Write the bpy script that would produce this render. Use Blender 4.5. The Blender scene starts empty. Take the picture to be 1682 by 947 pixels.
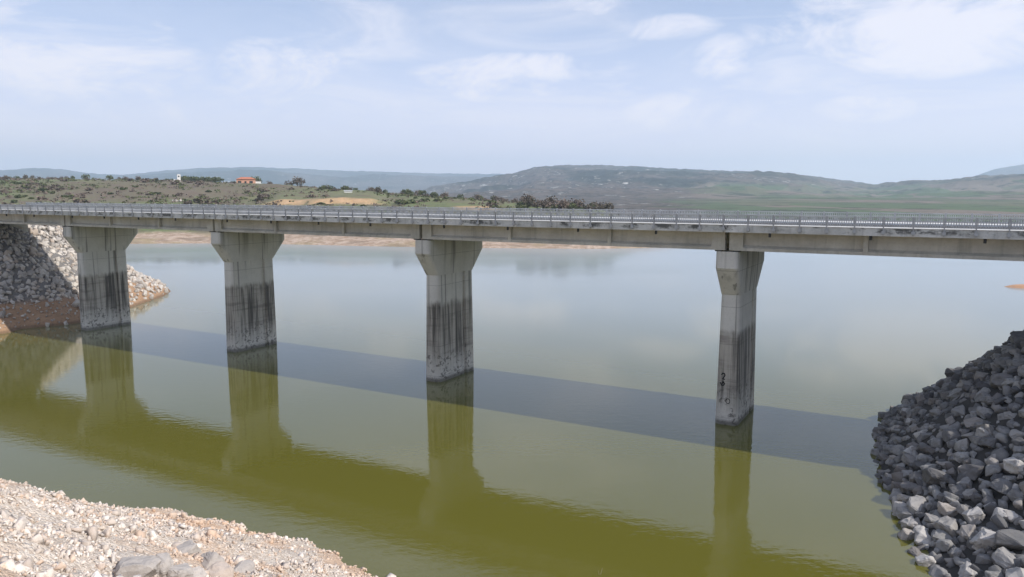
import bpy, bmesh, math, random
import numpy as np
from mathutils import Vector, Matrix, noise

random.seed(7)
np.random.seed(7)
R = math.radians
scene = bpy.context.scene
C = scene.collection

# ------------------------------------------------------------------ camera
CAM_H = 18.0
F_PX, PITCH, CX, CY = 1261.0, 0.1253, 841.0, 473.5
cd = bpy.data.cameras.new('camera')
cam = bpy.data.objects.new('camera', cd)
C.objects.link(cam)
cam.location = (0, 0, CAM_H)
cam.rotation_euler = (math.pi / 2 - PITCH, 0, 0)
cd.sensor_width = 36.0
cd.lens = 36.0 * F_PX / 1682.0
cd.clip_start = 0.5
cd.clip_end = 60000
scene.camera = cam

# ------------------------------------------------------------------ directions: bridge axis s, across p
PHI = 0.515
ES = (math.cos(PHI), -math.sin(PHI))
EP = (math.sin(PHI), math.cos(PHI))


def W(s, p, z=0.0):
    return (ES[0] * s + EP[0] * p, ES[1] * s + EP[1] * p, z)


def SP(x, y):
    return x * ES[0] + y * ES[1], x * EP[0] + y * EP[1]


# ------------------------------------------------------------------ sun and sky
SUN_S, SUN_P, SUN_Z = 1.19, 0.17, 1.0
sx, sy, _ = W(SUN_S, SUN_P)
sun_dir = Vector((sx, sy, SUN_Z)).normalized()
ld = bpy.data.lights.new('sun', 'SUN')
ld.energy = 4.6
ld.angle = R(0.53)
ld.color = (1.0, 0.95, 0.88)
sun = bpy.data.objects.new('sun', ld)
C.objects.link(sun)
sun.rotation_euler = sun_dir.to_track_quat('Z', 'Y').to_euler()
sun.location = (40, -20, 120)

world = bpy.data.worlds.new('World')
scene.world = world
world.use_nodes = True
scene.view_settings.view_transform = 'Standard'
scene.view_settings.look = 'None'
scene.view_settings.exposure = 0.0
scene.view_settings.gamma = 1.0
scene.view_settings.use_curve_mapping = False
scene.cycles.use_denoising = True
scene.cycles.volume_bounces = 2
scene.cycles.max_bounces = 8
scene.cycles.caustics_reflective = False
scene.cycles.caustics_refractive = False


class NT:
    """small helper to write node trees"""

    def __init__(self, tree):
        self.t = tree
        tree.nodes.clear()

    def n(self, kind, ins=None, **props):
        nd = self.t.nodes.new(kind)
        for k, v in props.items():
            setattr(nd, k, v)
        if ins:
            for k, v in ins.items():
                self.set(nd.inputs[k], v)
        return nd

    def set(self, sock, v):
        if isinstance(v, bpy.types.NodeSocket):
            self.t.links.new(v, sock)
        elif isinstance(v, bpy.types.Node):
            self.t.links.new(v.outputs[0], sock)
        elif sock.type == 'RGBA' and len(v) == 3:
            sock.default_value = (*v, 1)
        else:
            sock.default_value = v

    def m(self, op, a, b=0.0, c=None, clamp=False):
        nd = self.t.nodes.new('ShaderNodeMath')
        nd.operation = op
        nd.use_clamp = clamp
        self.set(nd.inputs[0], a)
        self.set(nd.inputs[1], b)
        if c is not None:
            self.set(nd.inputs[2], c)
        return nd.outputs[0]

    def mix(self, f, a, b, blend='MIX'):
        nd = self.t.nodes.new('ShaderNodeMix')
        nd.data_type = 'RGBA'
        nd.blend_type = blend
        self.set(nd.inputs[0], f)
        self.set(nd.inputs[6], a)
        self.set(nd.inputs[7], b)
        return nd.outputs[2]

    def ss(self, x, lo, hi, a=0.0, b=1.0):
        nd = self.t.nodes.new('ShaderNodeMapRange')
        nd.interpolation_type = 'SMOOTHSTEP'
        self.set(nd.inputs[0], x)
        nd.inputs[1].default_value = lo
        nd.inputs[2].default_value = hi
        nd.inputs[3].default_value = a
        nd.inputs[4].default_value = b
        return nd.outputs[0]

    def vec(self, v, scale):
        nd = self.t.nodes.new('ShaderNodeMapping')
        self.set(nd.inputs[0], v)
        nd.inputs[3].default_value = scale
        return nd.outputs[0]

    def noise(self, v, scale, detail=4.0, rough=0.55, dist=0.0):
        nd = self.t.nodes.new('ShaderNodeTexNoise')
        self.set(nd.inputs['Vector'], v)
        nd.inputs['Scale'].default_value = scale
        nd.inputs['Detail'].default_value = detail
        nd.inputs['Roughness'].default_value = rough
        nd.inputs['Distortion'].default_value = dist
        return nd.outputs[0]


w = NT(world.node_tree)
SKY_STRENGTH = 0.10
sky = w.n('ShaderNodeTexSky', sky_type='NISHITA')
sky.sun_disc = False
sky.sun_elevation = math.asin(sun_dir.z)
sky.sun_rotation = math.atan2(sun_dir.x, sun_dir.y)
sky.altitude = 200
sky.air_density = 1.0
sky.dust_density = 1.6
sky.ozone_density = 1.5
tc = w.n('ShaderNodeTexCoord')
sep = w.n('ShaderNodeSeparateXYZ', {0: tc.outputs['Generated']})
X, Y, Z = sep.outputs
az = w.m('ARCTAN2', X, Y)
el = w.m('ARCSINE', Z)
zz = w.m('ADD', w.m('MAXIMUM', Z, 0.0), 0.16)
px = w.m('DIVIDE', X, zz)
py = w.m('DIVIDE', Y, zz)
cv = w.n('ShaderNodeCombineXYZ', {0: px, 1: py, 2: 0.3})
n_big = w.noise(cv, 0.55, 6, 0.55, 0.4)
n_fine = w.noise(w.vec(tc.outputs['Generated'], (1, 1, 2.4)), 7.0, 10, 0.62, 0.5)
n_wisp = w.noise(w.vec(tc.outputs['Generated'], (1, 1, 5.0)), 3.2, 8, 0.6, 0.8)


def pix_dir(x, y):
    u = -(y - CY)
    r = x - CX
    f = F_PX * math.cos(PITCH) + u * math.sin(PITCH)
    zc = -F_PX * math.sin(PITCH) + u * math.cos(PITCH)
    return math.atan2(r, f), math.atan2(zc, math.hypot(r, f)), r, f, zc


# cumulus banks, by azimuth and elevation: (azimuth, elevation, half width, half height, weight)
blobs = []
for (bx, by, rx, ry, wt) in ((70, 80, 260, 95, .85), (480, 108, 130, 60, 1.0), (870, 128, 230, 48, 1.0),
                             (1420, 178, 90, 28, .8), (1540, 40, 300, 85, 1.1), (1190, 95, 70, 50, .55),
                             (1090, 45, 110, 26, .7), (980, 6, 60, 24, .8), (330, 190, 240, 30, .5), (1120, 185, 160, 40, .6),
                             (560, 160, 280, 34, .5), (1290, 135, 50, 22, .5)):
    a, e, *_ = pix_dir(bx, by)
    da = w.m('DIVIDE', w.m('SUBTRACT', az, a), rx / F_PX)
    de = w.m('DIVIDE', w.m('SUBTRACT', el, e), ry / F_PX)
    d2 = w.m('ADD', w.m('MULTIPLY', da, da), w.m('MULTIPLY', de, de))
    blobs.append(w.m('MULTIPLY', w.m('MAXIMUM', w.m('SUBTRACT', 1.0, d2), 0.0), wt))
acc = blobs[0]
for b in blobs[1:]:
    acc = w.m('MAXIMUM', acc, b)
puff = w.ss(w.m('ADD', acc, w.m('MULTIPLY', w.m('SUBTRACT', n_fine, 0.5), 5.6)), -0.25, 1.5)
puff = w.m('MULTIPLY', puff, w.ss(acc, 0.0, 0.55))
veil = w.m('ADD', w.m('MULTIPLY', w.ss(n_big, 0.34, 0.74), 0.6), w.m('MULTIPLY', w.ss(n_wisp, 0.45, 0.70), 0.80))
cloud = w.m('MAXIMUM', w.m('MULTIPLY', puff, 0.80), w.m('MULTIPLY', veil, 0.50))
low = w.ss(el, 0.02, 0.26, 0.96, 0.40)          # thin pale veil, thicker towards the horizon
K = 1.0 / SKY_STRENGTH
veiled = w.mix(low, sky.outputs[0], w.mix(w.ss(el, 0.0, 0.24), (1.02 * K, 0.98 * K, 1.10 * K), (0.66 * K, 0.82 * K, 1.26 * K)))
skyc = w.mix(cloud, veiled, (1.04 * K, 1.01 * K, 1.08 * K))
bg = w.n('ShaderNodeBackground', {0: skyc, 1: SKY_STRENGTH})
w.n('ShaderNodeOutputWorld', {0: bg})


# ------------------------------------------------------------------ object helpers
def mesh_obj(name, me, mat=None, parent=None):
    o = bpy.data.objects.new(name, me)
    C.objects.link(o)
    if mat:
        me.materials.append(mat)
    if parent:
        o.parent = parent
    return o


def pydata(name, verts, faces, mat=None, parent=None, smooth=False):
    me = bpy.data.meshes.new(name)
    me.from_pydata([tuple(v) for v in verts], [], faces)
    me.update()
    if smooth:
        me.polygons.foreach_set('use_smooth', [True] * len(me.polygons))
    return mesh_obj(name, me, mat, parent)


class MB:
    """collects boxes, bars and lofts into one mesh"""

    def __init__(self):
        self.v, self.f = [], []

    def add(self, verts, faces):
        b = len(self.v)
        self.v += [tuple(v) for v in verts]
        self.f += [tuple(i + b for i in f) for f in faces]

    def box(self, x0, x1, y0, y1, z0, z1):
        self.add([(x0, y0, z0), (x1, y0, z0), (x1, y1, z0), (x0, y1, z0), (x0, y0, z1), (x1, y0, z1), (x1, y1, z1), (x0, y1, z1)],
                 [(3, 2, 1, 0), (4, 5, 6, 7), (0, 1, 5, 4), (1, 2, 6, 5), (2, 3, 7, 6), (3, 0, 4, 7)])

    def loft(self, rings, cap=True):
        n = len(rings[0])
        vs = [v for r in rings for v in r]
        fs = []
        for k in range(len(rings) - 1):
            for i in range(n):
                j = (i + 1) % n
                fs.append((k * n + i, k * n + j, (k + 1) * n + j, (k + 1) * n + i))
        if cap:
            fs.append(tuple(range(n - 1, -1, -1)))
            fs.append(tuple((len(rings) - 1) * n + i for i in range(n)))
        self.add(vs, fs)

    def bar(self, a, b, r0, r1=None, n=6):
        a, b = Vector(a), Vector(b)
        r1 = r0 if r1 is None else r1
        q = (b - a).to_track_quat('Z', 'Y')
        rings = []
        for c, r in ((a, r0), (b, r1)):
            rings.append([c + q @ Vector((r * math.cos(2 * math.pi * i / n), r * math.sin(2 * math.pi * i / n), 0)) for i in range(n)])
        self.loft(rings)

    def build(self, name, mat, parent=None, smooth=False, bevel=0.0):
        o = pydata(name, self.v, self.f, mat, parent, smooth)
        if bevel:
            md = o.modifiers.new('bevel', 'BEVEL')
            md.width = bevel
            md.segments = 2
            md.limit_method = 'ANGLE'
        return o


def tag(o, label=None, cat=None, group=None, kind=None):
    if label: o['label'] = label
    if cat: o['category'] = cat
    if group: o['group'] = group
    if kind: o['kind'] = kind
    return o


def empty(name, loc, rz=0.0):
    o = bpy.data.objects.new(name, None)
    C.objects.link(o)
    o.location = loc
    o.rotation_euler = (0, 0, rz)
    o.empty_display_size = 0.5
    return o


def copy_tree(o, parent=None):
    c = o.copy()
    C.objects.link(c)
    if parent: c.parent = parent
    for ch in list(o.children):
        copy_tree(ch, c)
    return c


# ------------------------------------------------------------------ materials
def material(name, build):
    m = bpy.data.materials.new(name)
    m.use_nodes = True
    t = NT(m.node_tree)
    p = t.n('ShaderNodeBsdfPrincipled')
    p.inputs['Roughness'].default_value = 0.85
    p.inputs['Specular IOR Level'].default_value = 0.3
    build(t, p)
    t.n('ShaderNodeOutputMaterial', {0: p.outputs[0]})
    return m


def bump(t, p, h, strength, dist):
    b = t.n('ShaderNodeBump', {'Height': h, 'Strength': strength, 'Distance': dist})
    t.set(p.inputs['Normal'], b.outputs[0])


def m_water(t, p):
    g = t.n('ShaderNodeNewGeometry').outputs['Position']
    n0 = t.noise(g, 0.012, 3, 0.5)
    t.set(p.inputs['Base Color'], t.mix(n0, (0.106, 0.099, 0.014), (0.120, 0.114, 0.020)))
    p.inputs['Roughness'].default_value = 0.025
    p.inputs['IOR'].default_value = 1.56
    p.inputs['Specular IOR Level'].default_value = 0.5
    p.inputs['Sheen Roughness'].default_value = 0.30
    p.inputs['Sheen Tint'].default_value = (0.80, 0.90, 1.0, 1)
    a = t.noise(t.vec(g, (0.8, 1.2, 1)), 1.5, 3, 0.55)
    b = t.noise(g, 5.5, 2, 0.5)
    patch = t.ss(t.noise(t.vec(g, (0.5, 1.3, 1)), 0.035, 3, 0.5), 0.35, 0.65, 0.55, 1.25)
    sx_ = t.n('ShaderNodeSeparateXYZ', {0: g})
    pp = t.m('ADD', t.m('MULTIPLY', sx_.outputs[0], EP[0]), t.m('MULTIPLY', sx_.outputs[1], EP[1]))
    calm = t.ss(pp, 55.0, 130.0, 1.0, 0.22)          # calmer water in the lee of the far shore
    t.set(p.inputs['Sheen Weight'], t.ss(pp, 42.0, 120.0, 0.03, 0.72))      # extra sheen stands in for sun and sky brightness on the outer lake
    wind = t.ss(t.noise(t.vec(g, (0.35, 1.0, 1)), 0.045, 4, 0.6), 0.48, 0.66)
    t.set(p.inputs['Roughness'], t.m('ADD', t.ss(pp, 75.0, 190.0, 0.018, 0.11), t.m('MULTIPLY', wind, 0.05)))
    h = t.m('MULTIPLY', t.m('MULTIPLY', t.m('ADD', a, t.m('MULTIPLY', b, 0.22)), patch), calm)
    bump(t, p, h, 1.0, 0.0078)


def m_concrete_pier(t, p):
    o = t.n('ShaderNodeTexCoord').outputs['Object']
    z = t.n('ShaderNodeSeparateXYZ', {0: o}).outputs[2]
    oi = t.n('ShaderNodeObjectInfo')
    grime = t.noise(o, 0.9, 6, 0.65)
    fine = t.noise(o, 7.0, 4, 0.6)
    st = t.noise(t.vec(o, (1.25, 1.25, 0.035)), 1.0, 3, 0.6)
    st2 = t.noise(t.vec(o, (3.4, 3.4, 0.06)), 1.0, 3, 0.65)
    base = t.mix(grime, (0.48, 0.465, 0.43), (0.70, 0.68, 0.635))
    base = t.mix(t.m('MULTIPLY', t.ss(fine, 0.5, 0.75), 0.3), base, (0.34, 0.335, 0.31))
    # upper drip stains from the deck joint
    up = t.m('MULTIPLY', t.ss(z, 9.5, 13.6), t.ss(st, 0.50, 0.68))
    base = t.mix(t.m('MULTIPLY', up, 0.6), base, (0.16, 0.155, 0.135))
    # high-water band: brown tide mark, then dark runs that fade towards the water
    oi = t.n('ShaderNodeObjectInfo').outputs['Random']
    osh = t.n('ShaderNodeVectorMath', {0: o, 1: t.n('ShaderNodeCombineXYZ', {0: t.m('MULTIPLY', oi, 91.0), 1: t.m('MULTIPLY', oi, 37.0), 2: 0.0})}).outputs[0]
    sa = t.noise(t.vec(osh, (1.05, 1.05, 0.045)), 1.0, 4, 0.65)
    sb = t.noise(t.vec(osh, (3.0, 3.0, 0.10)), 1.0, 4, 0.7)
    edge = t.noise(t.vec(osh, (1.5, 1.5, 0.5)), 1.0, 5, 0.7)
    hw = t.m('ADD', t.m('ADD', z, t.m('MULTIPLY', t.m('SUBTRACT', edge, 0.5), 1.6)), t.m('MULTIPLY', oi, 0.5))
    band = t.m('MULTIPLY', t.ss(hw, 7.95, 7.15), t.ss(t.m('ADD', z, t.m('MULTIPLY', sb, 2.4)), 1.6, 5.0))
    base = t.mix(t.m('MULTIPLY', band, 0.55), base, t.mix(edge, (0.24, 0.205, 0.165), (0.42, 0.37, 0.31)))
    tide = t.noise(t.vec(osh, (0.2, 0.2, 1.6)), 1.0, 4, 0.6)
    base = t.mix(t.m('MULTIPLY', t.m('MULTIPLY', band, t.ss(tide, 0.48, 0.70)), 0.5), base, (0.12, 0.11, 0.10))
    runs = t.ss(t.m('ADD', t.m('MULTIPLY', sa, 0.6), t.m('MULTIPLY', sb, 0.4)), 0.435, 0.575)
    base = t.mix(t.m('MULTIPLY', t.m('MULTIPLY', runs, band), 0.88), base, (0.055, 0.051, 0.047))
    thin = t.m('MULTIPLY', t.ss(t.noise(t.vec(osh, (2.3, 2.3, 0.03)), 1.0, 2, 0.5), 0.60, 0.68), t.ss(z, 0.3, 6.5))
    base = t.mix(t.m('MULTIPLY', thin, 0.55), base, (0.075, 0.07, 0.066))
    # cast joints between the lifts
    lift = t.m('ABSOLUTE', t.m('SUBTRACT', t.m('FRACT', t.m('DIVIDE', t.m('ADD', z, 0.9), 2.9)), 0.5))
    base = t.mix(t.m('MULTIPLY', t.ss(lift, 0.012, 0.004), 0.45), base, (0.14, 0.135, 0.125))
    # pitted pale zone near the water with dark blotches
    bl = t.noise(o, 2.6, 3, 0.6, 0.6)
    lowz = t.ss(z, 3.4, 2.4)
    base = t.mix(t.m('MULTIPLY', lowz, t.m('MULTIPLY', t.ss(t.m('ADD', bl, t.m('MULTIPLY', t.m('SUBTRACT', grime, 0.5), 0.5)), 0.52, 0.66), 0.75)), base, (0.085, 0.08, 0.074))
    base = t.mix(t.m('MULTIPLY', t.ss(t.m('ADD', z, t.m('MULTIPLY', fine, -0.3)), 0.42, 0.0), 0.75), base, (0.06, 0.056, 0.045))
    t.set(p.inputs['Base Color'], base)
    bump(t, p, t.m('ADD', fine, t.m('MULTIPLY', bl, lowz)), 0.5, 0.03)


def m_concrete(dark, light, streak=0.6, mould=0.0, zlo=0.0, zhi=1.0):
    def f(t, p):
        o = t.n('ShaderNodeTexCoord').outputs['Object']
        g = t.noise(o, 0.5, 6, 0.65)
        fine = t.noise(o, 6.0, 4, 0.6)
        base = t.mix(t.ss(g, 0.3, 0.7), dark, light)
        base = t.mix(t.m('MULTIPLY', t.ss(fine, 0.5, 0.8), 0.3), base, tuple(c * 0.55 for c in dark))
        if streak:
            s1 = t.noise(t.vec(o, (2.2, 2.2, 0.12)), 1.0, 4, 0.65)
            base = t.mix(t.m('MULTIPLY', t.ss(s1, 0.52, 0.72), streak), base, tuple(c * 0.35 for c in dark))
        if mould:
            z = t.n('ShaderNodeSeparateXYZ', {0: o}).outputs[2]
            s2 = t.noise(t.vec(o, (0.55, 1.0, 0.8)), 1.0, 6, 0.75)
            k = t.m('MULTIPLY', t.ss(s2, 0.47, 0.58), t.ss(t.m('ADD', z, t.m('MULTIPLY', fine, 0.25)), zlo, zhi))
            base = t.mix(t.m('MULTIPLY', k, mould), base, (0.05, 0.05, 0.046))
        t.set(p.inputs['Base Color'], base)
        bump(t, p, fine, 0.4, 0.02)
    return f


def m_plain(col, rough=0.8, var=0.15, metal=0.0, scale=3.0):
    def f(t, p):
        o = t.n('ShaderNodeTexCoord').outputs['Object']
        n = t.noise(o, scale, 4, 0.6)
        t.set(p.inputs['Base Color'], t.mix(n, tuple(c * (1 - var) for c in col), tuple(min(1, c * (1 + var)) for c in col)))
        p.inputs['Roughness'].default_value = rough
        p.inputs['Metallic'].default_value = metal
    return f


def m_rock(lo, hi, tint=(0.30, 0.24, 0.19), tint_amt=0.25, scale=2.2, patch=None):
    def f(t, p):
        o = t.n('ShaderNodeTexCoord').outputs['Object']
        oi = t.n('ShaderNodeObjectInfo').outputs['Random']
        isl = t.n('ShaderNodeNewGeometry').outputs['Random Per Island']
        r = t.m('FRACT', t.m('ADD', t.m('MULTIPLY', oi, 7.31), isl))
        r2 = t.m('FRACT', t.m('MULTIPLY', r, 13.7))
        n = t.noise(o, scale, 6, 0.65)
        fine = t.noise(o, scale * 5, 4, 0.6)
        base = t.mix(r, lo, hi)
        base = t.mix(t.m('MULTIPLY', t.ss(n, 0.45, 0.7), 0.5), base, tuple(c * 0.6 for c in lo))
        base = t.mix(t.m('MULTIPLY', t.ss(r2, 0.6, 1.0), tint_amt), base, tint)
        base = t.mix(t.m('MULTIPLY', t.ss(fine, 0.6, 0.8), 0.3), base, hi)
        if patch:                                    # rusty patches of bank soil
            g = t.n('ShaderNodeNewGeometry').outputs['Position']
            pn = t.noise(g, 0.16, 5, 0.6)
            base = t.mix(t.m('MULTIPLY', t.ss(pn, 0.47, 0.60), 0.6), base, patch)
            gn = t.noise(g, 0.5, 4, 0.6)
            base = t.mix(t.m('MULTIPLY', t.ss(gn, 0.54, 0.66), 0.45), base, (0.42, 0.39, 0.36))
        t.set(p.inputs['Base Color'], base)
        p.inputs['Roughness'].default_value = 0.9
        bump(t, p, t.m('ADD', n, t.m('MULTIPLY', fine, 0.4)), 0.6, 0.06)
    return f


def m_gravel(t, p):
    g = t.n('ShaderNodeNewGeometry').outputs['Position']
    v = t.n('ShaderNodeTexVoronoi', {'Vector': g, 'Scale': 9.0})
    v2 = t.n('ShaderNodeTexVoronoi', {'Vector': g, 'Scale': 22.0})
    n = t.noise(g, 0.16, 5, 0.6)
    n2 = t.noise(g, 1.3, 4, 0.6)
    col = t.mix(t.n('ShaderNodeSeparateColor', {0: v.outputs['Color']}).outputs[0], (0.50, 0.41, 0.33), (0.74, 0.66, 0.57))
    col = t.mix(t.m('MULTIPLY', t.ss(n, 0.46, 0.60), 0.7), col, (0.58, 0.38, 0.24))
    col = t.mix(t.m('MULTIPLY', t.ss(n2, 0.55, 0.8), 0.5), col, (0.32, 0.27, 0.23))
    t.set(p.inputs['Base Color'], col)
    bump(t, p, t.m('ADD', t.m('MULTIPLY', v.outputs['Distance'], -1.0), t.m('MULTIPLY', v2.outputs['Distance'], -0.5)), 0.9, 0.10)


def m_bank(t, p):
    """embankment fill: reddish wet soil at the toe, rock coloured fill above"""
    g = t.n('ShaderNodeNewGeometry').outputs['Position']
    z = t.n('ShaderNodeSeparateXYZ', {0: g}).outputs[2]
    n = t.noise(g, 0.5, 6, 0.65)
    f = t.noise(g, 3.5, 5, 0.65)
    soil = t.mix(n, (0.25, 0.145, 0.085), (0.46, 0.30, 0.18))
    soil = t.mix(t.ss(f, 0.5, 0.72), soil, (0.17, 0.115, 0.08))
    rock = t.mix(f, (0.10, 0.095, 0.09), (0.26, 0.24, 0.22))
    zz = t.m('ADD', z, t.m('MULTIPLY', n, 1.2))
    col = t.mix(t.ss(zz, 3.2, 4.0), soil, rock)
    col = t.mix(t.m('MULTIPLY', t.ss(z, 0.5, 0.1), 0.6), col, (0.09, 0.06, 0.035))
    t.set(p.inputs['Base Color'], col)
    bump(t, p, t.m('ADD', n, f), 0.8, 0.15)


def m_land(t, p):
    """peninsula: pale gravel beach, bare scarps, dry grass and scrub"""
    g = t.n('ShaderNodeNewGeometry').outputs['Position']
    nrm = t.n('ShaderNodeNewGeometry').outputs['Normal']
    at = t.n('ShaderNodeAttribute', attribute_name='shore').outputs['Fac']
    bare = t.n('ShaderNodeAttribute', attribute_name='bare').outputs['Fac']
    n = t.noise(g, 0.012, 5, 0.6)
    n2 = t.noise(g, 0.06, 6, 0.65)
    n3 = t.noise(g, 0.4, 4, 0.6)
    grass = t.mix(t.ss(n, 0.35, 0.65), (0.170, 0.170, 0.085), (0.120, 0.160, 0.055))
    grass = t.mix(t.m('MULTIPLY', t.ss(n2, 0.47, 0.62), 0.75), grass, (0.150, 0.115, 0.085))
    grass = t.mix(t.m('MULTIPLY', t.ss(n3, 0.5, 0.7), 0.5), grass, (0.085, 0.085, 0.045))
    brown = t.noise(g, 0.006, 3, 0.5)
    grass = t.mix(t.m('MULTIPLY', t.ss(brown, 0.50, 0.62), 0.6), grass, (0.155, 0.105, 0.085))
    blot = t.noise(t.vec(g, (0.5, 1.0, 4.0)), 0.12, 5, 0.65)
    beach = t.mix(t.ss(n3, 0.35, 0.65), (0.32, 0.225, 0.155), (0.48, 0.37, 0.285))
    beach = t.mix(t.m('MULTIPLY', t.ss(blot, 0.54, 0.62), 0.6), beach, (0.20, 0.155, 0.11))
    beach = t.mix(t.m('MULTIPLY', t.ss(n2, 0.5, 0.66), 0.7), beach, (0.30, 0.24, 0.13))
    scarp = t.mix(n3, (0.46, 0.26, 0.12), (0.66, 0.46, 0.28))
    col = t.mix(t.ss(t.m('ADD', at, t.m('MULTIPLY', n2, 16.0)), 24.0, 36.0), beach, grass)
    col = t.mix(bare, col, scarp)
    t.set(p.inputs['Base Color'], col)
    bump(t, p, t.m('ADD', n3, n2), 0.8, 0.8)


def m_hill(kind):
    def f(t, p):
        g = t.n('ShaderNodeNewGeometry').outputs['Position']
        z = t.n('ShaderNodeSeparateXYZ', {0: g}).outputs[2]
        n = t.noise(g, 0.0016, 6, 0.6)
        n2 = t.noise(g, 0.011, 6, 0.7)
        n3 = t.noise(g, 0.028, 6, 0.7)
        wood = t.mix(n2, (0.012, 0.020, 0.016), (0.050, 0.060, 0.042))
        scrub = t.mix(n2, (0.062, 0.053, 0.045), (0.17, 0.14, 0.115))
        col = t.mix(t.ss(t.m('SUBTRACT', n, t.m('MULTIPLY', t.ss(z, 8.0, 70.0, 1.0, 0.0), -0.10)), 0.44, 0.55), wood, scrub)
        col = t.mix(t.m('MULTIPLY', t.ss(n3, 0.49, 0.56), 0.8), col, (0.014, 0.021, 0.018))
        rocky = t.m('MULTIPLY', t.ss(n3, 0.58, 0.64), t.ss(t.noise(g, 0.003, 3, 0.5), 0.42, 0.52))
        col = t.mix(t.m('MULTIPLY', rocky, 0.8), col, (0.55, 0.52, 0.47))
        if kind == 'fields':
            v = t.n('ShaderNodeTexVoronoi', {'Vector': t.vec(g, (1, 0.55, 0)), 'Scale': 0.0075, 'Randomness': 0.9})
            cc = t.n('ShaderNodeSeparateColor', {0: v.outputs['Color']})
            fld = t.mix(t.ss(cc.outputs[0], 0.40, 0.55), (0.085, 0.118, 0.058), (0.17, 0.14, 0.11))
            fld = t.mix(t.ss(cc.outputs[1], 0.6, 0.75), fld, (0.12, 0.125, 0.075))
            fld = t.mix(t.ss(t.m('ADD', n2, t.m('MULTIPLY', n3, 0.5)), 0.79, 0.85), fld, (0.045, 0.055, 0.032))
            sxy = t.n('ShaderNodeSeparateXYZ', {0: g}).outputs
            xs = t.m('SUBTRACT', sxy[0], t.m('MULTIPLY', sxy[1], 0.21))
            west = t.ss(t.m('ADD', xs, t.m('MULTIPLY', t.m('SUBTRACT', n2, 0.5), 500.0)), -120.0, 160.0, 75.0, 0.0)          # farmland lies on the eastern side only
            z = t.m('ADD', z, west)
            zz = t.m('ADD', z, t.m('MULTIPLY', t.m('SUBTRACT', n, 0.5), 110.0))
            col = t.mix(t.ss(zz, 30.0, 62.0), fld, col)
        t.set(p.inputs['Base Color'], col)
        bump(t, p, t.m('ADD', n2, n3), 0.6, 8.0)
    return f


def m_leaf(a, b):
    def f(t, p):
        oi = t.n('ShaderNodeObjectInfo').outputs['Random']
        isl = t.n('ShaderNodeNewGeometry').outputs['Random Per Island']
        c = t.mix(oi, a, b)
        c = t.mix(t.m('MULTIPLY', isl, 0.6), c, tuple(x * 0.5 for x in a))
        t.set(p.inputs['Base Color'], c)
    return f


def m_asphalt(t, p):
    g = t.n('ShaderNodeTexCoord').outputs['Object']
    n = t.noise(g, 0.4, 5, 0.6)
    t.set(p.inputs['Base Color'], t.mix(n, (0.045, 0.045, 0.047), (0.085, 0.083, 0.08)))


M = dict(
    water=material('turbid water', m_water),
    pier=material('stained pier concrete', m_concrete_pier),
    girder=material('girder concrete', m_concrete((0.40, 0.38, 0.33), (0.56, 0.535, 0.475), 0.3)),
    fascia=material('weathered deck concrete', m_concrete((0.42, 0.415, 0.385), (0.62, 0.61, 0.575), 0.4, 0.85, 15.28, 15.50)),
    kerb=material('pale kerb concrete', m_concrete((0.60, 0.59, 0.56), (0.76, 0.75, 0.72), 0.15)),
    joint=material('bearing rubber', m_plain((0.05, 0.05, 0.05))),
    asphalt=material('asphalt', m_asphalt),
    paint=material('road paint', m_plain((0.75, 0.75, 0.72), 0.6, 0.1)),
    rail=material('grey painted steel', m_plain((0.44, 0.44, 0.44), 0.5, 0.45, 0.0, 0.9)),
    post=material('dull grey steel', m_plain((0.38, 0.38, 0.38), 0.5, 0.5, 0.0, 0.9)),
    rock=material('dark quarry rock', m_rock((0.10, 0.098, 0.10), (0.32, 0.31, 0.295))),
    sunlit_rock=material('sunlight-toned rock', m_rock((0.24, 0.23, 0.22), (0.48, 0.455, 0.425), (0.34, 0.27, 0.21), 0.3)),  # paler twin of the dark rock, sunlit brightness put into its colour
    pale_rock=material('pale quarry rock', m_rock((0.33, 0.30, 0.27), (0.62, 0.57, 0.51), (0.50, 0.36, 0.25), 0.35)),
    shore_rock=material('grey limestone', m_rock((0.36, 0.325, 0.295), (0.58, 0.53, 0.485), (0.50, 0.39, 0.31), 0.5)),
    stones=material('pale gravel stones', m_rock((0.52, 0.44, 0.375), (0.84, 0.76, 0.68), (0.60, 0.41, 0.28), 0.65, 6.0, (0.62, 0.42, 0.28))),
    gravel=material('gravel ground', m_gravel),
    bank=material('embankment fill', m_bank),
    rubble=material('dark rubble fill', m_plain((0.05, 0.046, 0.042), 0.95, 0.5, 0, 1.5)),
    land=material('dry grassland', m_land),
    hill=material('hill scrub with fields', m_hill('fields')),
    far_hill=material('wooded hill', m_hill('wood')),
    shrub=material('bare shrub twigs', m_leaf((0.125, 0.105, 0.078), (0.23, 0.175, 0.145))),
    shrub_green=material('green shrub leaves', m_leaf((0.085, 0.105, 0.045), (0.15, 0.165, 0.075))),
    bark=material('bark', m_plain((0.10, 0.08, 0.06))),
    salmon=material('salmon render', m_plain((0.62, 0.33, 0.22))),
    white=material('white render', m_plain((0.78, 0.76, 0.72))),
    tile=material('red clay tiles', m_plain((0.46, 0.17, 0.10))),
    glass=material('dark window glass', m_plain((0.03, 0.035, 0.04), 0.15)),
    tin=material('grey tin roof', m_plain((0.42, 0.42, 0.42), 0.5)),
    mark=material('black spray paint', m_plain((0.02, 0.02, 0.022))),
    twig=material('dry twig', m_plain((0.33, 0.29, 0.20))),
)

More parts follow.
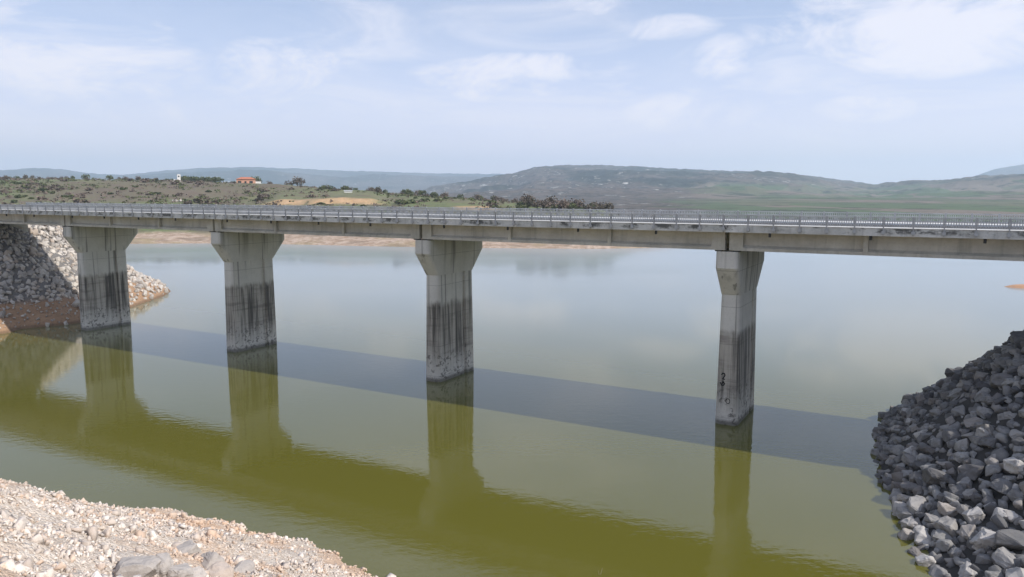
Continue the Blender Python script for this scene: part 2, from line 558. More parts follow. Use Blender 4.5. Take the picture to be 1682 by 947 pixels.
# ------------------------------------------------------------------ water
me = bpy.data.meshes.new('water')
nseg = 96
rad = 10250.0
vs = [(0, 0, 0)] + [(rad * math.cos(2 * math.pi * i / nseg), rad * math.sin(2 * math.pi * i / nseg), 0) for i in range(nseg)]
me.from_pydata(vs, [], [(0, 1 + i, 1 + (i + 1) % nseg) for i in range(nseg)])
tag(mesh_obj('water', me, M['water']), 'calm green reservoir water under and beyond the bridge', 'water', kind='structure')


# ------------------------------------------------------------------ terrain helpers
def sdist(px_, py_, poly):
    """signed distance to a closed polygon, positive inside; numpy arrays"""
    px_ = np.asarray(px_, float)
    py_ = np.asarray(py_, float)
    d2 = np.full(px_.shape, 1e18)
    ins = np.zeros(px_.shape, bool)
    n = len(poly)
    for i in range(n):
        x0, y0 = poly[i]
        x1, y1 = poly[(i + 1) % n]
        ex, ey = x1 - x0, y1 - y0
        tt = np.clip(((px_ - x0) * ex + (py_ - y0) * ey) / (ex * ex + ey * ey), 0, 1)
        d2 = np.minimum(d2, (px_ - x0 - tt * ex) ** 2 + (py_ - y0 - tt * ey) ** 2)
        c = ((y0 > py_) != (y1 > py_)) & (px_ < (x1 - x0) * (py_ - y0) / ((y1 - y0) if y1 != y0 else 1e-9) + x0)
        ins ^= c
    return np.where(ins, 1, -1) * np.sqrt(d2)


def chaikin(pts, it=2):
    for _ in range(it):
        q = []
        n = len(pts)
        for i in range(n):
            a, b = pts[i], pts[(i + 1) % n]
            q.append((a[0] * .75 + b[0] * .25, a[1] * .75 + b[1] * .25))
            q.append((a[0] * .25 + b[0] * .75, a[1] * .25 + b[1] * .75))
        pts = q
    return pts


def fbm(x, y, sc, seed=0.0, oct_=4):
    out = np.empty(len(x))
    for i, (a, b) in enumerate(zip(x, y)):
        out[i] = noise.fractal((a * sc + seed, b * sc - seed, seed * 0.37), 0.9, 2.1, oct_)
    return out


def grid_mesh(name, X_, Y_, Z_, mat, keep=None, attrs=None, smooth=True):
    """X_, Y_, Z_ are 2-D arrays; faces whose corners are all dropped by keep are left out"""
    nr, nc = X_.shape
    idx = np.arange(nr * nc).reshape(nr, nc)
    f = np.stack([idx[:-1, :-1], idx[:-1, 1:], idx[1:, 1:], idx[1:, :-1]], -1).reshape(-1, 4)
    if keep is not None:
        k = keep.reshape(-1)
        f = f[k[f].any(1)]
    v = np.stack([X_.ravel(), Y_.ravel(), Z_.ravel()], -1)
    # orient upwards
    a, b, c_ = v[f[0, 0]], v[f[0, 1]], v[f[0, 2]]
    if np.cross(b - a, c_ - a)[2] < 0:
        f = f[:, ::-1]
    used = np.unique(f)
    remap = np.full(len(v), -1)
    remap[used] = np.arange(len(used))
    me = bpy.data.meshes.new(name)
    me.from_pydata(v[used].tolist(), [], remap[f].tolist())
    if smooth:
        me.polygons.foreach_set('use_smooth', [True] * len(me.polygons))
    for an, arr in (attrs or {}).items():
        at = me.attributes.new(an, 'FLOAT', 'POINT')
        at.data.foreach_set('value', arr.ravel()[used].astype(np.float32))
    me.update()
    return mesh_obj(name, me, mat)


def smoothstep(x, a, b):
    t_ = np.clip((x - a) / (b - a), 0, 1)
    return t_ * t_ * (3 - 2 * t_)


# ------------------------------------------------------------------ far hills (polar height fields around the lake)
def ridge(name, prof, Dr, D0, D1, z0, mat, amp, label, nd=90, na=420, power=1.25, seed=1.0, back=1.35):
    """prof: skyline as (azimuth, tangent of elevation); the slope climbs from D0 to Dr and falls behind it"""
    A = np.array([p[0] for p in prof])
    T = np.array([p[1] for p in prof])
    azs = np.linspace(A[0], A[-1], na)
    # smooth interpolation of the skyline
    tz = np.interp(azs, A, T)
    ker = np.hanning(9)
    ker /= ker.sum()
    tz = np.convolve(np.pad(tz, 4, mode='edge'), ker, 'valid')
    ds = np.concatenate([np.geomspace(D0, Dr, nd), np.linspace(Dr * 1.03, Dr * back, 14)])
    AA, DD = np.meshgrid(azs, ds)
    zr = CAM_H + tz * Dr
    u = np.clip((DD - D1) / (Dr - D1), 0, 1)
    rise = u ** power * (1 - 0.25 * u * (1 - u))
    Zh = z0 + (DD - D0) * 0.006 * (1 - u) + (zr[None, :] - z0) * rise
    behind = np.clip((DD - Dr) / (Dr * (back - 1)), 0, 1)
    Zh = np.where(DD > Dr, zr[None, :] * (1 - behind ** 1.2) - 3 * behind, Zh)
    X_, Y_ = DD * np.sin(AA), DD * np.cos(AA)
    nz = fbm(X_.ravel(), Y_.ravel(), 1 / (Dr * 0.16), seed, 6).reshape(X_.shape)
    nf = fbm(X_.ravel(), Y_.ravel(), 1 / (Dr * 0.008), seed + 9, 2).reshape(X_.shape)
    wgt = np.sin(np.clip(u, 0, 1) * math.pi) * (DD <= Dr) + 0.01
    Zh = Zh + amp * nz * wgt + nf * amp * 0.09 * np.clip(u * 3, 0, 1)
    Zh[0, :] = -1.5
    Zh = np.where((DD < D1) & (DD > D0), np.maximum(Zh, 0.6 + 0.0005 * (DD - D0)), Zh)
    o = grid_mesh(name, X_, Y_, Zh, mat)
    return tag(o, label, 'hills', kind='structure')


def prof(pts):
    out = []
    for x, y in pts:
        a, e, r, f, zc = pix_dir(x, y)
        out.append((a, zc / math.hypot(r, f)))
    return out


ridge('far_mountain', prof([(1380, 318), (1500, 307), (1560, 300), (1590, 293), (1615, 284), (1640, 276), (1682, 269), (1760, 262), (1850, 264), (1960, 280), (2100, 300)]),
      9000, 5600, 5900, 10, M['far_hill'], 70, 'pale blue mountain rising behind the right-hand hill', 40, 160, seed=5.0, back=1.12)
ridge('distant_hills', prof([(-500, 290), (-200, 281), (-60, 281), (0, 279), (60, 275), (105, 278), (150, 284), (200, 287), (260, 281), (330, 275), (420, 274), (500, 277), (560, 280),
                             (640, 282), (700, 284), (800, 285), (900, 287), (1000, 292), (1150, 300)]),
      9000, 4000, 4500, 8, M['far_hill'], 80, 'long low blue hills on the left horizon', 50, 360, seed=3.0, back=1.12)
ridge('lakeside_hill', prof([(420, 334), (560, 332), (640, 328), (700, 317), (725, 309), (760, 300), (800, 291), (850, 284), (880, 274), (930, 270), (990, 271), (1050, 273), (1120, 277), (1200, 280), (1260, 282), (1300, 285),
                             (1350, 291), (1400, 297), (1440, 303), (1480, 302), (1560, 297), (1620, 293), (1682, 291), (1800, 287), (1950, 290), (2150, 296), (2400, 300)]),
      4200, 520, 1350, 1.0, M['hill'], 48, 'broad wooded hill with green fields along the far shore', 170, 1000, 1.35, seed=12.0, back=1.12)

# ------------------------------------------------------------------ peninsula across the water
pen_xy = chaikin([(-2600, -900), (-620, -300), (-520, 20), (-400, 165), (-300, 215), (-200, 250), (-140, 267), (-100, 271), (-71, 263), (-38, 253), (0, 246), (34, 243), (66, 258), (86, 300),
                  (86, 360), (62, 470), (30, 660), (-10, 920), (-150, 1500), (-1000, 2400), (-2600, 2700)], 2)


def pen_height(x, y):
    x = np.asarray(x, float)
    y = np.asarray(y, float)
    d = sdist(x, y, pen_xy)
    z = np.interp(d, [-40, 0, 6, 30, 48, 80, 90, 140, 200, 260, 340, 520, 900], [-6, 0, 1.0, 4.2, 9.5, 12.2, 13.0, 16.5, 21.0, 24.5, 27.0, 28.0, 29])
    return z, d


azs = np.linspace(R(-78), R(17), 430)
ds = np.geomspace(190, 2300, 230)
AA, DD = np.meshgrid(azs, ds)
X_, Y_ = DD * np.sin(AA), DD * np.cos(AA)
Zp, dp = pen_height(X_, Y_)
n1 = fbm(X_.ravel(), Y_.ravel(), 1 / 60.0, 4.0, 5).reshape(X_.shape)
n2 = fbm(X_.ravel(), Y_.ravel(), 1 / 9.0, 8.0, 3).reshape(X_.shape)
Zp = Zp + n1 * np.clip(dp / 60, 0, 1) * 1.5 + n2 * np.clip(dp / 30, 0, 1) * 0.35
pa = np.arctan2(X_, Y_)
# bare orange scarp cut into the bank, between two azimuths
a0, a1 = pix_dir(425, 330)[0], pix_dir(640, 330)[0]
inside = smoothstep(pa, a0 - .01, a0 + .03) * (1 - smoothstep(pa, a1 - .03, a1 + .005))
dn = dp + 7 * n1
bare = inside * smoothstep(dn, 79, 82) * (1 - smoothstep(dn, 87, 92)) * (0.55 + 0.45 * np.clip(0.5 + n2 * 1.5, 0, 1))
Zp = Zp + inside * 1.9 * smoothstep(dn, 81, 88) * (1 - smoothstep(dn, 120, 190))
a2, a3 = pix_dir(735, 330)[0], pix_dir(835, 330)[0]
bare = np.maximum(bare, 0.7 * smoothstep(pa, a2, a2 + .02) * (1 - smoothstep(pa, a3 - .02, a3)) * smoothstep(dn, 58, 63) * (1 - smoothstep(dn, 70, 76)))
bare = bare * (n2 > -0.55)
tag(grid_mesh('peninsula', X_, Y_, Zp, M['land'], dp > -12, {'shore': dp, 'bare': bare}),
    'low grassy peninsula with pale gravel shore beyond the bridge', 'land', kind='structure')


def ground_at(x, y):
    return float(pen_height(np.array([x]), np.array([y]))[0][0])


# ------------------------------------------------------------------ embankments and near shore (s, p coordinates of the bridge)
right_sp = chaikin([(70, 118), (24, 104), (9, 92), (1.5, 82), (-2.6, 73), (-4.6, 64.5), (-3.6, 54), (-2.4, 48.5), (-1.3, 44.4), (-0.2, 41), (0.7, 38.5), (3, 34), (7, 29), (12, 24), (24, 18), (70, 10)], 1)
left_sp = chaikin([(-300, 130), (-165, 102), (-135, 96), (-124, 91.5), (-118.5, 86), (-116, 82.3), (-112.7, 77), (-109.8, 73), (-106, 67), (-103.2, 61.5), (-104.6, 57.5), (-106.2, 55.0), (-104.2, 53.0), (-104.0, 51.2), (-107.5, 48.5), (-110.5, 44), (-119, 20), (-130, -30), (-300, -60)], 1)
near_sp = chaikin([(-260, 14), (-120, 21), (-75, 23.4), (-56, 24.0), (-50.7, 24.4), (-46.4, 24.6), (-41.9, 24.7), (-39.5, 25.7), (-37, 26.8), (-34.7, 27.0), (-30.2, 27.3), (-26.9, 27.5), (-24.2, 27.2), (-22.4, 26.7), (-16, 26),
                   (-8, 25), (0, 25), (6, 26), (12, 22), (24, 16), (90, 10), (90, -60), (-260, -60)], 1)


def right_z(s, p):
    d = sdist(np.asarray(s, float) - 0.8, p, right_sp)
    k = np.interp(p, [36, 42, 47, 56], [0.42, 0.48, 0.78, 1.0])          # the toe is gentler towards the viewer
    return np.interp(d * k, [-20, 0, 17.0, 18.3, 60], [-13, 0, 14.8, 15.3, 15.4]), d


def left_z(s, p):
    d = sdist(s, p, left_sp)
    return np.interp(d, [-20, 0, 1.5, 5.0, 19.5, 21, 80], [-11, 0, 1.3, 2.9, 14.8, 15.3, 15.4]), d


def near_z(s, p):
    s, p = np.asarray(s, float), np.asarray(p, float)
    d = sdist(s, p, near_sp) + 0.28 * np.sin(s * 1.1 + 1.3 * np.sin(s * .37)) + 0.16 * np.sin(s * 2.9 + 0.6)
    return np.interp(d, [-15, 0, 3, 9, 25.5, 27, 60], [-8, 0, 1.35, 4.4, 15.6, 16.3, 16.5]), d


def sp_terrain(name, fn, s0, s1, p0, p1, step, mat, label, cat, amp=0.3, sc=0.35, ampb=0.5, seed=0.0):
    ss_, pp_ = np.meshgrid(np.arange(s0, s1 + .01, step), np.arange(p0, p1 + .01, step))
    z, d = fn(ss_, pp_)
    nn = fbm(ss_.ravel(), pp_.ravel(), sc, 2.0 + seed, 4).reshape(z.shape)
    nb = fbm(ss_.ravel(), pp_.ravel(), 0.09, 6.0 + seed, 3).reshape(z.shape)
    z = z + (nn * amp + nb * ampb) * np.clip((d + .5) / 4, 0, 1) * np.clip((15.4 - z) / 1.5, 0.03, 1)
    X = ES[0] * ss_ + EP[0] * pp_
    Y = ES[1] * ss_ + EP[1] * pp_
    return tag(grid_mesh(name, X, Y, z, mat, d > -3), label, cat, kind='structure')


sp_terrain('right_embankment', right_z, -8, 70, 8, 120, 0.8, M['rubble'], 'steep rock armoured bank at the right end of the bridge', 'embankment', 0.25)
sp_terrain('left_embankment', left_z, -300, -98, -30, 130, 1.0, M['bank'], 'rock armoured abutment bank at the left end of the bridge', 'embankment', 0.25)
sp_terrain('gravel_bank', near_z, -90, 30, -30, 31, 0.4, M['gravel'], 'pale stony gravel bank in the foreground', 'ground', 0.22, 0.5, 0.35)

# small orange spit of earth at the right edge
spit_sp = chaikin([(9.5, 173), (12, 175.5), (20, 180), (60, 190), (60, 172), (20, 171), (12, 171.5)], 2)


def spit_z(s, p):
    d = sdist(s, p, spit_sp)
    return np.interp(d, [-5, 0, 1.2, 5, 20], [-3, 0, 0.5, 1.0, 1.6]), d


sp_terrain('earth_spit', spit_z, 6, 60, 166, 194, 0.6, material('bare orange earth', m_plain((0.50, 0.29, 0.17), 0.9, 0.3, 0, 0.8)), 'low spit of bare orange earth in the lake by the right edge', 'ground', 0.15, 0.6, 0.1)

# approach roads on the embankment tops
for nm, s0, s1 in (('left_road', -299, -126.2), ('right_road', 14.4, 69)):
    m_ = MB()
    m_.box(s0, s1, 57.9, 65.7, 14.6, 15.5)
    o = m_.build(nm, M['asphalt'])
    o.rotation_euler = (0, 0, -PHI)
    tag(o, 'asphalt approach road on top of the %s embankment' % nm.split('_')[0], 'road', kind='structure')

# ------------------------------------------------------------------ bridge
P0, P1 = 56.0, 67.6                       # deck edges
PIER_S = [-14.1 - 27.87 * i for i in range(4)]
ENDS = [13.77] + PIER_S + [-125.58]
SPANS = [(ENDS[i + 1], ENDS[i]) for i in range(5)]
ZG0, ZF0, ZD, ZROAD = 13.70, 15.10, 15.60, 15.40
BRG = (PIER_S[1] * 0.5 + PIER_S[2] * 0.5)
bridge = empty('bridge', (0, 0, 0), -PHI)
tag(bridge, 'long grey concrete girder bridge on tall stained piers over green water', 'bridge')


def rrect(x0, x1, y0, y1, r, z, n=5):
    pts = []
    for cx_, cy_, a in ((x1 - r, y1 - r, 0), (x0 + r, y1 - r, 90), (x0 + r, y0 + r, 180), (x1 - r, y0 + r, 270)):
        for i in range(n + 1):
            t_ = R(a + 90 * i / n)
            pts.append((cx_ + r * math.cos(t_), cy_ + r * math.sin(t_), z))
    return pts


def shaft_ring(s, half, p0, p1, z, r=0.42, g0=62.9, g1=63.5, gd=0.22, n=5):
    """rounded rectangle with a vertical groove in each long side"""
    x0, x1 = s - half, s + half
    pts = []

    def arc(cx_, cy_, a):
        for i in range(n + 1):
            t_ = R(a + 90 * i / n)
            pts.append((cx_ + r * math.cos(t_), cy_ + r * math.sin(t_), z))
    arc(x1 - r, p1 - r, 0)
    arc(x0 + r, p1 - r, 90)
    pts.extend([(x0, g1, z), (x0 + gd, g1 - .05, z), (x0 + gd, g0 + .05, z), (x0, g0, z)])
    arc(x0 + r, p0 + r, 180)
    arc(x1 - r, p0 + r, 270)
    pts.extend([(x1, g0, z), (x1 - gd, g0 + .05, z), (x1 - gd, g1 - .05, z), (x1, g1, z)])
    return pts


for i, s in enumerate(PIER_S):
    m_ = MB()
    rings = []
    for z in (-5.0, 0.0, 3.0, 6.0, 10.25):
        k = (10.25 - z) / 10.25
        rings.append(shaft_ring(s, 0.73 + 0.15 * k, 58.72 - 0.08 * k, 64.95 + 0.04 * k, z))
    m_.loft(rings)
    pier = m_.build('pier', M['pier'], bridge)
    m_ = MB()
    m_.loft([rrect(s - 0.755, s + 0.755, 58.68, 65.0, 0.42, 10.22), rrect(s - 0.86, s + 0.86, 57.2, 66.8, 0.36, 12.35),
             rrect(s - 0.86, s + 0.86, 57.2, 66.8, 0.45, 13.60)])
    cap = m_.build('pier_cap', M['pier'], pier)
    if i == 0:
        # black sprayed scrawls on the nose of this pier
        def stroke(pts, wd):
            mm = MB()
            for a, b in zip(pts[:-1], pts[1:]):
                L = math.hypot(b[0] - a[0], b[1] - a[1])
                ux, uz = (b[0] - a[0]) / L, (b[1] - a[1]) / L
                q = []
                for (t0, e) in ((a, -wd * .4), (b, wd * .4)):
                    bx_, bz_ = t0[0] + ux * e, t0[1] + uz * e
                    q += [(bx_ - uz * wd / 2, bz_ + ux * wd / 2), (bx_ + uz * wd / 2, bz_ - ux * wd / 2)]
                yf = lambda zz_: 58.72 - 0.08 * (10.22 - zz_) / 10.22
                vs_ = [(s + x, yf(z_) - 0.012, z_) for x, z_ in (q[0], q[1], q[3], q[2])] + [(s + x, yf(z_) + 0.02, z_) for x, z_ in (q[0], q[1], q[3], q[2])]
                mm.add(vs_, [(0, 1, 2, 3), (7, 6, 5, 4), (0, 4, 5, 1), (1, 5, 6, 2), (2, 6, 7, 3), (3, 7, 4, 0)])
            return mm
        two = [(-.42, 3.95), (-.34, 4.06), (-.22, 4.05), (-.17, 3.93), (-.22, 3.8), (-.34, 3.62), (-.2, 3.60)]
        six = [(-.5, 3.3), (-.4, 3.12), (-.25, 3.12), (-.18, 3.24), (-.25, 3.36), (-.35, 3.26), (-.3, 3.44)]
        stroke(two, .09).build('painted_mark', M['mark'], pier)
        stroke(six, .09).build('painted_mark', M['mark'], pier)
        ring_ = [(0.12 + .15 * math.cos(a_ * .55), 1.9 + .2 * math.sin(a_ * .55)) for a_ in range(12)]
        stroke(ring_, .05).build('painted_mark', M['mark'], pier)

# abutments under both ends
for s, sg in ((ENDS[0], 1), (ENDS[-1], -1)):
    m_ = MB()
    m_.box(min(s - sg * .9, s + sg * 1.4), max(s - sg * .9, s + sg * 1.4), 56.4, 67.2, 9.0, 13.6)
    m_.box(min(s + sg * .25, s + sg * 1.4), max(s + sg * .25, s + sg * 1.4), 56.42, 67.18, 13.6, 15.05)
    m_.build('abutment', M['girder'], bridge, bevel=0.04)

GP = [57.2 + 2.0 * k for k in range(6)]    # outer edges of the bottom flanges; last ends 67.0
for a, b in SPANS:
    a_, b_ = a + 0.16, b - 0.16
    # deck slab, its edge beam and the raised footways
    m_ = MB()
    m_.box(a + .02, b - .02, P0, P1, ZF0, ZROAD)
    m_.box(a + .02, b - .02, P0, P0 + .3, ZROAD, ZD)
    m_.box(a + .02, b - .02, P1 - .3, P1, ZROAD, ZD)
    m_.build('deck_slab', M['fascia'], bridge)
    for q0, q1 in ((P0 + .3, P0 + 1.9), (P1 - 1.9, P1 - .3)):
        m_ = MB()
        m_.box(a + .02, b - .02, q0, q1, ZROAD, ZD + .02)
        m_.build('footway', M['kerb'], bridge, bevel=0.02)
    m_ = MB()
    m_.box(a + .02, b - .02, P0 - .035, P0 + .30, ZD + .003, ZD + .06)
    m_.box(a + .02, b - .02, P1 - .30, P1 + .035, ZD + .003, ZD + .06)
    m_.build('coping', M['kerb'], bridge, bevel=0.012)
    m_ = MB()
    m_.box(a + .02, b - .02, P0 + 1.9, P1 - 1.9, ZROAD, ZROAD + .08)
    rd = m_.build('road_surface', M['asphalt'], bridge)
    m_ = MB()
    m_.box(a + .05, b - .05, 61.74, 61.86, ZROAD + .081, ZROAD + .086)
    m_.build('lane_marking', M['paint'], rd)
    # girders: I sections with stiffener ribs
    for gi, g in enumerate(GP):
        m_ = MB()
        c0 = g + .35
        prof_ = [(g - .0, ZG0), (g + .7, ZG0), (g + .7, ZG0 + .20), (c0 + .12, ZG0 + .36), (c0 + .12, ZF0 - .16), (g + .72, ZF0 - .08), (g + .72, ZF0), (g - .02, ZF0), (g - .02, ZF0 - .08),
                 (c0 - .12, ZF0 - .16), (c0 - .12, ZG0 + .36), (g, ZG0 + .20)]
        if gi == 0:
            prof_ = [(g - .0, ZG0), (g + .7, ZG0), (g + .7, ZG0 + .20), (c0 + .12, ZG0 + .36), (c0 + .12, ZF0 - .16), (g + .72, ZF0 - .08), (g + .72, ZF0), (g + .26, ZF0),
                     (g + .30, ZG0 + .40), (g, ZG0 + .22)]
        m_.loft([[(a_, q, z) for q, z in prof_], [(b_, q, z) for q, z in prof_]])
        L = b_ - a_
        for k in ((1 / 3., .30), (2 / 3., .30)) if gi in (0, 5) else ():
            xm = a_ + L * k[0]
            pf = g - .03 if gi == 0 else g + .5
            m_.box(xm - k[1] / 2, xm + k[1] / 2, pf, pf + .32, ZG0 + .015, ZF0 - .02)
        if gi == 0:
            for x0, x1 in ((a_ + .004, a_ + 1.0), (b_ - 1.0, b_ - .004)):
                m_.box(x0, x1, g - .01, g + .3, ZG0 + .01, ZF0 - .02)
        m_.build('girder', M['girder'], bridge)
        for xb in (a_ + .25, b_ - .75):
            m2 = MB()
            m2.box(xb, xb + .5, g + .1, g + .6, 13.602, ZG0 - .002)
            m2.build('bearing', M['joint'], bridge)

# railings
PITCH_POST = 27.87 / 16
S_L, S_R = ENDS[-1], ENDS[0]
for side, (pr, outw) in enumerate(((P0 - .06, -1), (P1 + .06, 1))):
    m_ = MB()
    m_.box(S_L, S_R, pr - .045, pr + .045, 16.29, 16.36)
    m_.box(S_L, S_R, pr - .024, pr + .024, 16.06, 16.11)
    m_.box(S_L, S_R, pr - .022, pr + .022, 15.70, 15.745)
    nb = int((S_R - S_L) / (PITCH_POST / 12))
    for k in range(nb):
        x = S_L + (k + .5) * PITCH_POST / 12
        m_.box(x - .025, x + .025, pr - .02, pr + .02, 15.745, 16.29)
    railing = m_.build('railing', M['rail'], bridge)
    pm = MB()
    npost = int(round((S_R - S_L) / PITCH_POST))
    proto_post = None
    for k in range(npost + 1):
        x = S_L + k * PITCH_POST
        x = min(max(x, S_L + .06), S_R - .06)
        if side == 0:
            if proto_post is None:
                q = MB()
                q.box(-.038, .038, pr - .065, pr + .052, 15.16, 16.40)
                q.box(-.11, .11, pr - .095, pr + .022, 15.24, 15.44)
                proto_post = q.build('railing_post', M['post'], railing)
                proto_post.location = (x, 0, 0)
            else:
                c = proto_post.copy()
                C.objects.link(c)
                c.location = (x, 0, 0)
        else:
            pm.box(x - .05, x + .05, pr - .052, pr + .075, 15.16, 16.40)
    if side:
        o = pm.build('railing_post', M['post'], railing)
        o['kind'] = 'stuff'

# drain stubs under the edge of the deck
for a, b in SPANS:
    for k in range(4):
        x = a + 3.2 + k * 6.5
        m_ = MB()
        m_.bar((x, P0 + .30, ZF0 - .30), (x, P0 + .30, ZF0 + .02), .09, .09, 10)
        m_.build('drain_pipe', M['joint'], bridge)

# expansion joints: dark strips across the deck over the piers
for s in PIER_S:
    m_ = MB()
    m_.box(s - .017, s + .017, P0 + .02, P1 - .02, ZF0 + .05, ZROAD - .02)
    m_.build('expansion_joint', M['joint'], bridge)


# ------------------------------------------------------------------ rocks
def rock_proto(seed, npts=16, flat=0.75, bev=0.0, rough=0.0):
    rng = random.Random(seed)
    bm = bmesh.new()
    for _ in range(npts):
        v = Vector((rng.gauss(0, 1), rng.gauss(0, 1), rng.gauss(0, 1)))
        v.normalize()
        v *= rng.uniform(0.8, 1.08)
        v = Vector((max(-.78, min(.78, v.x)) * rng.uniform(.95, 1.05), max(-.72, min(.72, v.y)), max(-.7, min(.7, v.z)) * flat))
        bm.verts.new(v)
    bmesh.ops.convex_hull(bm, input=bm.verts)
    lo = [v for v in bm.verts if not v.link_faces]
    if lo:
        bmesh.ops.delete(bm, geom=lo, context='VERTS')
    bmesh.ops.dissolve_limit(bm, angle_limit=R(9), verts=bm.verts, edges=bm.edges)
    if bev:
        bmesh.ops.bevel(bm, geom=list(bm.edges), offset=bev, segments=1, affect='EDGES', clamp_overlap=True)
    bmesh.ops.triangulate(bm, faces=bm.faces)
    if rough:
        bmesh.ops.subdivide_edges(bm, edges=[e for e in bm.edges if e.calc_length() > .16], cuts=2, use_grid_fill=True)
        bmesh.ops.triangulate(bm, faces=bm.faces)
        bm.normal_update()
        for v in bm.verts:
            q = v.co * 2.3 + Vector((seed, seed * .3, 0))
            a_ = noise.fractal(q, 0.8, 2.2, 4)
            b_ = noise.cell_vector(v.co * 2.1 + Vector((seed, 0, 0)))
            v.co += v.normal * (a_ * rough) + b_ * rough * .35
    bmesh.ops.recalc_face_normals(bm, faces=bm.faces)
    v = np.array([tuple(q.co) for q in bm.verts])
    f = np.array([[q.index for q in fc.verts] for fc in bm.faces])
    bm.verts.index_update()
    f = np.array([[q.index for q in fc.verts] for fc in bm.faces])
    bm.free()
    return v, f


ROCKS = [rock_proto(100 + i, 15 + i % 5, 0.8, 0.05) for i in range(14)]
ROCKS_B = [rock_proto(300 + i, 17 + i % 6, 0.82, 0.05, 0.10) for i in range(18)]
PEBBLES = [rock_proto(500 + i, 10, 0.75) for i in range(8)]


def rand_rot():
    q = np.random.normal(size=4)
    q /= np.linalg.norm(q)
    a, b, c, d = q
    return np.array([[1 - 2 * (c * c + d * d), 2 * (b * c - a * d), 2 * (b * d + a * c)], [2 * (b * c + a * d), 1 - 2 * (b * b + d * d), 2 * (c * d - a * b)],
                     [2 * (b * d - a * c), 2 * (c * d + a * b), 1 - 2 * (b * b + c * c)]])


def merged_rocks(name, protos, places, mat):
    """places: list of (x, y, z, r)"""
    V, Fc, off = [], [], 0
    for i, (x, y, z, r) in enumerate(places):
        v, f = protos[i % len(protos)]
        sc = np.array([1, np.random.uniform(.75, 1.1), np.random.uniform(.7, 1.0)]) * r
        V.append((v * sc) @ rand_rot().T + (x, y, z))
        Fc.append(f + off)
        off += len(v)
    V = np.concatenate(V)
    Fc = np.concatenate(Fc)
    me = bpy.data.meshes.new(name)
    me.vertices.add(len(V))
    me.vertices.foreach_set('co', V.ravel())
    me.loops.add(len(Fc) * 3)
    me.loops.foreach_set('vertex_index', Fc.ravel().astype(np.int32))
    me.polygons.add(len(Fc))
    me.polygons.foreach_set('loop_start', np.arange(0, len(Fc) * 3, 3, dtype=np.int32))
    me.update(calc_edges=True)
    me.validate()
    return mesh_obj(name, me, mat)


def project(x, y, z):
    z = z - CAM_H
    d = y * math.cos(PITCH) - z * math.sin(PITCH)
    u = y * math.sin(PITCH) + z * math.cos(PITCH)
    return CX + F_PX * x / d, CY - F_PX * u / d, d


def scatter(fn, s0, s1, p0, p1, step, zmin, zmax, rfun, sink=0.3, jit=0.45):
    out = []
    ss_, pp_ = np.meshgrid(np.arange(s0, s1, step), np.arange(p0, p1, step))
    ss_ = ss_ + np.random.uniform(-jit, jit, ss_.shape) * step
    pp_ = pp_ + np.random.uniform(-jit, jit, pp_.shape) * step
    z, d = fn(ss_, pp_)
    for s, p, zz_ in zip(ss_.ravel(), pp_.ravel(), z.ravel()):
        if zmin < zz_ < zmax:
            r = rfun(s, p, zz_)
            if r <= 0: continue
            x, y, _ = W(s, p)
            out.append((x, y, zz_ + r * (0.5 - sink), r))
    return out


def r_right(s, p, z):
    base = np.interp(p, [30, 40, 50, 62, 90], [0.60, 0.60, 0.58, 0.56, 0.52])
    return base * random.lognormvariate(0, 0.24)


big = scatter(right_z, -7, 26, 26, 100, 1.0, -0.25, 14.6, r_right, 0.25)
fill = scatter(right_z, -7, 26, 26, 100, 0.58, -0.2, 14.7, lambda s, p, z: 0.36 * random.lognormvariate(0, 0.25), 0.35)
inview, rest = [], list(fill)
for q in big:
    X, Y, d = project(q[0], q[1], q[2])
    if -10 < 1682 - X + 10 and X > 1300 and X < 1695 and 480 < Y < 965 and d > 1 and SP(q[0], q[1])[1] < 72:
        inview.append((q[3] / d, X, Y, q))
    else:
        rest.append(q)
inview.sort(key=lambda t_: -t_[0])
rest += [t_[3] for t_ in inview[300:]]
protos_me, sunlit_me = [], []
for i, (v, f) in enumerate(ROCKS_B):
    me = bpy.data.meshes.new('boulder')
    me.from_pydata(v.tolist(), [], f.tolist())
    me.materials.append(M['rock'])
    protos_me.append(me)
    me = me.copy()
    me.materials[0] = M['sunlit_rock']
    sunlit_me.append(me)
for k, (sz, X, Y, q) in enumerate(inview[:300]):
    pale = random.random() < np.interp(Y, [560, 800, 860], [0.06, 0.15, 0.65])  # paler sunlit-coloured copies grow more frequent low on the bank
    o = bpy.data.objects.new('boulder', (sunlit_me if pale else protos_me)[k % len(protos_me)])
    C.objects.link(o)
    o.location = q[:3]
    r = q[3]
    o.scale = (r, r * random.uniform(.75, 1.05), r * random.uniform(.7, .95))
    o.rotation_euler = (random.uniform(-.5, .5), random.uniform(-.5, .5), random.uniform(0, 6.28))
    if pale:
        lab, grp = 'paler boulder with sunlight painted into its colour near the foot of the right bank', 'pale boulders of the right bank'
    elif Y > 830:
        lab, grp = 'large rough dark grey boulder low on the right bank', 'boulders at the near foot of the right bank'
    elif X < 1500:
        lab, grp = 'dark wet-looking boulder along the waterline of the right bank', 'boulders along the waterline of the right bank'
    elif Y < 680:
        lab, grp = 'dark boulder high on the shaded upper slope of the right bank', 'boulders on the upper slope of the right bank'
    else:
        lab, grp = 'dark grey boulder halfway up the shaded right bank', 'boulders on the middle slope of the right bank'
    tag(o, lab, 'boulder', grp)
tag(merged_rocks('riprap', ROCKS, rest, M['rock']), 'small dark stones packed between the boulders of the right bank', 'rocks', kind='stuff')

